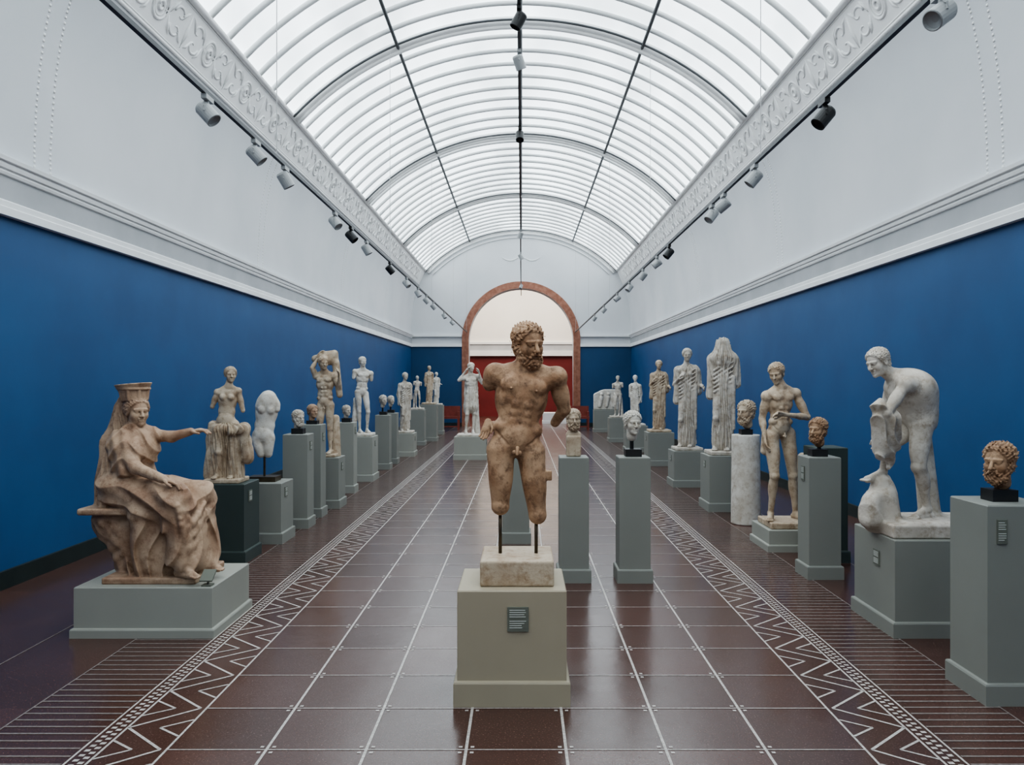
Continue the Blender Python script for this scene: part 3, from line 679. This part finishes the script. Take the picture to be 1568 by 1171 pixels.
# ===== half-draped woman
plinth(-2.80,-2.43,6.95,7.35,.70,M['plinth_d'],('r',-.05,.58,.08,.10))
U=Site(347,7.12,.70); S=Sculpt(.005); b=.147
S.box(V3(0.0,0,.02),(.16,.14,.02),rnd=.01)
figure(S,dict(head=U(353,573),neck=U(350,591),shA=U(333,600,-.02),shB=U(365,598,.02),elA=U(325,622,-.02),elB=U(372,628,.02),pelvis=U(346,645),hipA=U(336,654),hipB=U(358,650),
  knA=U(335,692,-.07),knB=U(358,694,-.02),anA=U(334,728,-.03),anB=U(358,728)),b,False,(.5,-.85,0),(0,0,1),'bun',ground=.04,hands=False,waist=1.25)
D=Sculpt(.005); D.cone(U(338,662,-.03),U(332,728,.0),.065,.065,.05); D.cone(U(358,660,.0),U(361,728,.0),.06,.075,.05); D.cone(U(332,655,-.06),U(374,657,-.05),.036,.048,.03); D.cone(U(374,655,-.03),U(379,700,-.02),.04,.055,.03); D.cone(U(325,650),U(320,728),.035,.045,.03); D.cone(U(347,660,.06),U(347,728,.06),.07,.09,.04)
D.ball(U(354,660,-.09),.035,.02)
D.disp(folds(0,0,20,.014,1.5,9)); S.merge(D,.012); S.mesh('half_draped_woman_statue',M['st_warm'],U.loc,0.0)

# ===== white female torso
plinth(-2.74+.03,-2.36,7.79,8.2,.60,M['plinth'],('r',-.05,.5,.08,.10))
U=Site(405,8.0,.60); S=Sculpt(.0055); b=.19
figure(S,dict(neck=U(411,609),shA=U(398,622,-.02),shB=U(422,620,.02),elA=U(396,628),elB=U(424,626),pelvis=U(403,668),hipA=U(395,672),hipB=U(411,672),knA=U(400,694,-.02),knB=U(411,694)),b,False,waist=1.3)
S.ball(U(410,612),.085,.08)
st=S.mesh('female_torso_statue',M['st_white'],U.loc)
mb=MB(); q=U(405,700); mb.box(q[0]-.14,q[0]+.14,-.1,.1,0,.05); mb.tube([(q[0],0,.05),(q[0],0,q[2]+.03)],.012,8); mb.obj('mount',[M['brass']],parent=st)

# ===== standing statues in the rows
def rowstatue(name,px,z,zb,kind,b,mat,h,yaw=0,mirror=1,headless=False,hair='short',arms='down',pw=.5,pd=.5,pmat='plinth',slab=.05,headlook=(.2,-1,-.05),waist=1.1):
    X=(px-VX)*z/F+CX
    plinth(X-pw/2,X+pw/2,z-pd/2,z+pd/2,zb,M[pmat],('l' if X>0 else 'r',0,zb-.12,.08,.09) if zb>.3 else None)
    S=Sculpt(h); cy,sy=math.cos(yaw),math.sin(yaw)
    def T(x,y,zz): x*=mirror; x*=b;y*=b; return V3(x*cy-y*sy,x*sy+y*cy,zz*b+slab)
    S.box(V3(0,0,slab/2),(pw*.42,pd*.42,slab/2),rnd=.01)
    A,B=('A','B') if mirror>0 else ('B','A'); wsh=.80 if kind in('male','tunic') else .66
    J={'pelvis':T(.10,0,4.0),'neck':T(-.06,0,6.2),'sh'+A:T(-wsh-.04,-.05,5.82),'sh'+B:T(wsh-.06,.05,6.0),'hip'+A:T(-.28,0,3.82),'hip'+B:T(.46,0,3.97),
       'kn'+A:T(-.42,-.40,2.05),'an'+A:T(-.52,.15,.3),'kn'+B:T(.36,-.05,2.1),'an'+B:T(.24,.1,.3)}
    if not headless: J['head']=T(.02,-.1,6.98)
    if arms=='down': J.update({'el'+A:T(-.98,.15,4.6),'ha'+A:T(-.78,-.22,3.6),'el'+B:T(.95,.2,4.75)})
    if arms=='raised': J.update({'el'+A:T(-1.25,0,5.6),'ha'+A:T(-.62,-.3,6.5),'el'+B:T(1.2,.1,5.3),'ha'+B:T(.85,-.4,6.3)})
    if arms=='bent': J.update({'el'+A:T(-.98,.1,4.7),'ha'+A:T(-.55,-.6,5.2),'el'+B:T(1.0,.15,4.7),'ha'+B:T(1.25,-.7,4.5)})
    if arms=='stump': J.update({'el'+A:T(-.92,.0,5.2),'el'+B:T(.90,.0,5.4)})
    hl=V3(*headlook); hl=V3(hl[0]*cy-hl[1]*sy,hl[0]*sy+hl[1]*cy,hl[2])
    figure(S,J,b,kind in('male','tunic'),hl,(0,0,1),hair,ground=slab,hands=(h<.012),waist=waist)
    R=axes_from(V3(cy,sy,0),V3(0,0,1))
    if kind=='draped':
        D=Sculpt(h)
        D.cone(T(0,0,5.7),T(0,0,4.5),.50*b,.50*b,.2*b,R,(1,.72,1)); D.cone(T(0,0,4.5),T(0,.05,.45),.52*b,.66*b,.2*b,R,(1,.8,1))
        D.cone(T(-.66,0,5.85),T(.66,0,5.9),.25*b,None,.2*b)
        D.cone(T(-.7,0,5.7),T(-.8,0,3.4),.26*b,.2*b,.15*b); D.cone(T(.75,0,5.7),T(.8,.1,4.2),.26*b,.24*b,.15*b)
        if headless: D.cone(T(0,.0,6.75),T(0,0,5.9),.40*b,.62*b,.3*b,R,(1,.85,1))
        D.disp(folds(0,0,16,.085*b,1.6,1.1/b)); S.merge(D,.05*b)
        for i in range(6): S.cone(T(-.55,-.36,3.7+i*.27),T(.6,-.3,4.4+i*.3),.075*b,.05*b,.05*b)
        S.cone(T(.62,-.2,4.6),T(.66,-.12,1.4),.16*b,.10*b,.08*b)
    elif kind=='male': S.cone(T(.75,.35,.1),T(.62,.3,3.3),.27*b,.2*b,.1*b)
    else:
        D=Sculpt(h); D.cone(T(.05,0,5.5),T(.05,0,4.3),.50*b,.46*b,.2*b,R,(1,.75,1)); D.cone(T(.05,0,4.2),T(.05,0,2.9),.52*b,.72*b,.2*b,R,(1,.85,1)); D.cone(T(-.3,.4,5.9),T(-.3,.5,2.4),.3*b,.4*b,.2*b); D.cone(T(.4,.4,5.9),T(.5,.5,2.0),.3*b,.35*b,.2*b)
        D.disp(folds(0,0,18,.09*b,1.2,1.1/b)); S.merge(D,.05*b)
        S.cone(T(.75,.45,.1),T(.62,.4,2.6),.3*b,.25*b,.1*b)
    S.mesh(name,mat,(X,z,zb),0.0)
W,PL,WM,TN=M['st_white'],M['st_pale'],M['st_warm'],M['st_tan']
rowstatue('draped_woman_statue',1107,9.98,.69,'draped',.20,PL,.0075,-.25,1,True,arms='none',pw=.46,pd=.5)
rowstatue('draped_woman_statue',1052,12.25,.55,'draped',.205,PL,.009,-.3,1,False,'bun',arms='bent',pw=.5,pd=.5)
rowstatue('draped_woman_statue',1009,15.3,.64,'draped',.18,WM,.0105,-.3,1,False,'bun',arms='bent',pw=.5,pd=.5)
rowstatue('draped_woman_statue',973,18.3,.6,'draped',.15,W,.011,-.3,-1,False,'bun',arms='down',pw=.5,pd=.5)
rowstatue('nude_youth_statue',946,21.3,.65,'male',.145,PL,.011,-.3,1,False,arms='stump',pw=.5,pd=.5)
rowstatue('nude_youth_statue',555,12.95,.72,'male',.168,W,.009,.55,-1,False,arms='stump',pw=.42,pd=.5,pmat='plinth_l')
rowstatue('draped_woman_statue',620,17.2,.5,'draped',.17,PL,.011,.5,1,False,'bun',arms='down',pw=.45,pd=.5,pmat='plinth_l')
rowstatue('nude_youth_statue',639,20.2,.9,'male',.11,PL,.011,.5,-1,False,arms='stump',pw=.4,pd=.4)
rowstatue('draped_woman_statue',657,21.6,1.0,'draped',.135,WM,.012,.5,1,False,'short',arms='down',pw=.45,pd=.45)
rowstatue('striding_hunter_statue',721,16.55,.476,'tunic',.20,W,.0095,.15,1,False,'curly',arms='raised',pw=.66,pd=.6,pmat='plinth_l')
rowstatue('half_draped_woman_statue',668,24.5,.9,'draped',.13,W,.013,.5,1,False,'bun',arms='bent',pw=.45,pd=.45)

# ===== satyr carrying a child
plinth(-2.58,-2.30,9.98,10.35,.645,M['plinth'],('r',0,.52,.08,.10))
U=Site(498,10.15,.645); S=Sculpt(.007); b=.175
S.box(V3(.0,0,.02),(.16,.15,.02),rnd=.01)
figure(S,dict(head=U(495,555,-.04),neck=U(497,569),shA=U(484,575),shB=U(511,575),elA=U(478,563,-.06),haA=U(486,549,-.02),elB=U(520,592,.0),haB=U(519,576,-.1),pelvis=U(498,617),hipA=U(492,621),hipB=U(505,620),
 knA=U(489,657,-.05),knB=U(505,656),anA=U(489,690),anB=U(506,690)),b,True,(.5,-.8,-.1),(0,0,1),'curly',ground=.04,genit=True,waist=1.15)
S.ell(U(503,548,.06),(.13,.08,.09),I3,.05); S.cone(U(514,555,.04),U(520,604,.04),.05,.04,.03); S.cone(U(483,549,.06),U(512,541,.05),.05,.05,.03); S.cone(U(514,640,.1),U(515,697,.08),.05,.06,.03)
S.mesh('satyr_carrying_child_statue',WM,U.loc,0.0)

# ===== heads on tall plinths
def bust(px,py,z,hh,look,mat,ztop,hair='curly',beard=False,w=.3,pm='plinth',x0=None,lab=None,h=.005,neckl=.55,mount=True,name='marble_head',cyl=False):
    X=(px-VX)*z/F+CX; d=w
    xa=X-w/2 if x0 is None else x0
    if not cyl: plinth(xa,xa+w,z-d/2,z+d/2,ztop,M[pm],lab)
    else:
        S=Sculpt(.009); S.cyl((0,0,0),(0,0,ztop),.165,.155,.01); S.mesh('column_drum',W,(X,z,0),0.0)
    S=Sculpt(h); c=V3(0,0,CH-(py-VY)*z/F-ztop); l=nrm(V3(*look))
    head(S,c,l,hh,(0,0,1),hair,beard)
    S.cone(c-V3(0,0,.2*hh)-l*.06*hh,c-V3(0,0,neckl*hh)-l*.12*hh,.22*hh,.22*hh,.06*hh)
    if name=='herm_bust':
        S.cone(V3(-.18*hh,.0,c[2]-.78*hh),V3(.18*hh,.0,c[2]-.78*hh),.2*hh,None,.1*hh); zt=c[2]-.8*hh; S.box(V3(0,0,zt/2),(.36*hh,.30*hh,zt/2),rnd=.015,k=.05*hh)
    st=S.mesh(name,mat,(X,z,ztop),0.0 if name=='herm_bust' else None)
    if mount:
        zb=c[2]-neckl*hh-.02; mb=MB(); mb.box(-.065,.065,-.055,.055,0,min(.06,zb)); q=-l*.12*hh; mb.tube([(q[0],q[1],.01),(q[0],q[1],zb+.04)],.016,8); mb.obj('mount_block',M['black'],parent=st)
bust(1530,706,4.07,.20,(-.85,-.55,-.05),M['st_brown'],.99,'curly',True,.34,'plinth',2.335,('f',-.10,.86,.05,.12),.003)
bust(1252,657,6.52,.195,(-.75,-.65,0),M['st_brown'],.99,'curly',True,.26,'plinth',2.36,('l',0,.85,.07,.12),.004)
plinth(2.64,2.92,6.98,7.3,1.02,M['plinth_d'],('l',0,.85,.08,.1))
bust(1142,630,8.93,.26,(-.75,-.65,0),WM,1.01,'curly',True,.3,h=.0055,cyl=True)
bust(878,641,6.40,.165,(.1,-1,0),WM,1.0,'curly',True,.235,'plinth',None,None,.004,1.0,False,'herm_bust')
bust(969,647,6.40,.195,(.25,-1,0),W,1.0,'curly',False,.25,'plinth',None,None,.004)
bust(457,639,8.75,.175,(.75,-.65,0),PL,1.03,'curly',True,.27,'plinth',None,('r',0,.9,.07,.1),.0055)
bust(479,629,9.45,.165,(.75,-.65,0),TN,1.1,'curly',False,.25,'plinth',None,('r',0,.95,.07,.1),.0055)
bust(531,628,11.5,.16,(.75,-.65,0),PL,1.02,'curly',False,.25,'plinth_l',None,('r',0,.9,.07,.1),.006)
bust(587,612,14.6,.19,(.7,-.7,0),PL,1.0,'curly',False,.26,'plinth',None,None,.008)
bust(599,612,15.6,.18,(.7,-.7,0),PL,1.0,'short',False,.26,'plinth',None,None,.008)
plinth(-.17,.10,7.82,8.08,.95,M['plinth'])
plinth(.85,1.75,YB+2,YB+2.7,.42,M['trim'])

# relief fragment on its stand, benches
plinth(2.35,3.15,25.3,25.7,.72,M['plinth'])
S=Sculpt(.012); S.box(V3(0,0,.33),(.40,.06,.33),rnd=.03,k=.03); S.box(V3(-.35,0,.68),(.25,.2,.13),R=axes_from(V3(1,0,.5),V3(-.5,0,1)),rnd=.02,k=.05,mode='sub')
for i,x in enumerate((-.2,.02,.24)): S.cone(V3(x,-.07,.12),V3(x+.05,-.07,.4),.05,.06,.03); S.ball(V3(x+.06,-.08,.5),.05,.03)
S.mesh('relief_fragment',W,(2.75,25.5,.72),0.0)
for X,Y in ((-2.42,26.6),(1.95,26.6)):
    mb=MB(); mb.box(-.35,.35,-.2,.2,.38,.46,0); mb.box(-.35,.35,.15,.2,.46,.80,0)
    for x in (-.31,.31):
        for y in (-.16,.16): mb.box(x-.03,x+.03,y-.03,y+.03,0,.38,0)
        mb.box(x-.03,x+.03,-.16,.16,.46,.62,0)
    mb.box(-.31,.31,-.17,-.14,.1,.14,0)
    mb.obj('wooden_bench',M['wood'],loc=(X,Y,0))

# ------------------------------------------------------------------ lighting tracks and spotlights
def track(x,z,y0=-3.,y1=YB-.1):
    mb=MB(); mb.box(x-.014,x+.014,y0,y1,z-.014,z+.014)
    o=mb.obj('lighting_track',M['steel'])
    w=MB(); ct=math.sqrt((RR-.12)**2-x*x)+RC
    for kk in range(0,6):
        yr=YB-5.5*kk-.2; w.tube([(x,yr,z),(x,yr,ct)],.004,5)
    q=w.obj('suspension_wires',M['wire']); q.parent=o
track(-1.97,3.43); track(1.97,3.43); track(0,4.76)
def spot(x,y,z,ax,az,mat,s=1.):
    mb=MB(); mb.box(-.018,.018,-.06,.06,-.045,-.0145); mb.tube([(0,0,-.045),(0,0,-.075)],.012,8)
    ring=lambda r,h:[(r*math.cos(a),r*math.sin(a),h) for a in np.linspace(0,2*math.pi,20,endpoint=False)]
    prof=[(.02,.075),(.048,.07),(.056,.055),(.056,-.075),(.050,-.078),(.046,-.06),(.02,-.05)]
    vs=[];fs=[]
    ca,sa=math.cos(ax),math.sin(ax); cz,sz=math.cos(az),math.sin(az)
    for r,h in prof:
        for (px,py,pz) in ring(r*s,h*s):
            X_,Z_=px*ca+pz*sa,-px*sa+pz*ca; X2=X_*cz-py*sz; Y2=X_*sz+py*cz; vs.append((X2,Y2,Z_-.135*s))
    n=20
    for i in range(len(prof)-1):
        for j in range(n): k=(j+1)%n; fs.append((i*n+j,i*n+k,(i+1)*n+k,(i+1)*n+j))
    fs.append(tuple(range(n))); fs.append(tuple(range((len(prof)-1)*n,len(prof)*n))[::-1])
    mb.add(vs,fs); 
    for q in (-1,1): mb.tube([(0,q*.02,-.07),(0,q*.062*s,-.09),(0,q*.062*s,-.135*s)],.006,5)
    mb.obj('track_spotlight',mat,loc=(x,y,z),smooth=False)
for i,y in enumerate((3.3,4.99,5.9,6.63,8.4,9.2,10.1,11.9,13.6,15.1,16.4,17.7,20.2,22.5)): spot(-1.97,y,3.43,-.75 if i%3 else -.55,.3*(i%4)-.4,M['black'] if y in(9.2,11.9) else M['lamp'],.9)
for i,y in enumerate((3.65,5.06,6.58,7.58,8.05,10.4,11.3,12.6,14.2,16.0,18.6,21.0)): spot(1.97,y,3.43,.7 if i%3 else .95,-.3*(i%4)+.4,M['black'] if y in(5.06,10.4) else M['lamp'],.9)
for i,y in enumerate((6.6,7.46,9.7,16.2,19,24.9)): spot(0,y,4.76,.5*(-1)**i,.8*i,M['black'] if i in(0,2) else M['lamp'],.9)

# ------------------------------------------------------------------ light, world, camera
ld=bpy.data.lights.new('far_room_ceiling_light','AREA'); ld.shape='RECTANGLE'; ld.size=8; ld.size_y=5; ld.energy=1050; ld.color=(1,.93,.82)
lo=link(bpy.data.objects.new('far_room_ceiling_light',ld)); lo.location=(0,YB+4.2,7.8)
from mathutils import Vector
def beam(src,dst,en):
    l=bpy.data.lights.new('spot_beam','SPOT'); l.energy=en; l.color=(1,.84,.66); l.spot_size=math.radians(38); l.spot_blend=.8; l.shadow_soft_size=.06
    o=link(bpy.data.objects.new('spot_beam',l)); o.location=src; d=Vector(dst)-Vector(src); o.rotation_euler=d.to_track_quat('-Z','Y').to_euler()
beam((-1.9,3.1,3.2),(-.02,4.15,1.3),42); beam((1.9,3.4,3.2),(.02,4.15,1.3),28)
beam((-1.9,4.7,3.2),(-2.45,5.2,.9),22); beam((1.9,4.8,3.2),(2.6,5.2,1.1),14); beam((1.9,6.3,3.2),(2.55,7.6,.9),25)
beam((0,14.5,4.6),(-1.05,16.5,1.1),50)
w=bpy.data.worlds.new('world'); bpy.context.scene.world=w; w.use_nodes=True
w.node_tree.nodes['Background'].inputs[0].default_value=(.7,.85,1,1); w.node_tree.nodes['Background'].inputs[1].default_value=.3
cd=bpy.data.cameras.new('camera'); cam=link(bpy.data.objects.new('camera',cd)); cam.location=(CX,0,CH); cam.rotation_euler=(math.pi/2,0,0)
cd.sensor_width=36; cd.lens=F/1568*36; cd.shift_x=-15/1568; cd.shift_y=0; cd.clip_start=.05; cd.clip_end=200
sc=bpy.context.scene; sc.camera=cam
sc.view_settings.view_transform='AgX'; sc.view_settings.look='AgX - Medium High Contrast'; sc.view_settings.exposure=0.05
print('total',time.time()-T0)
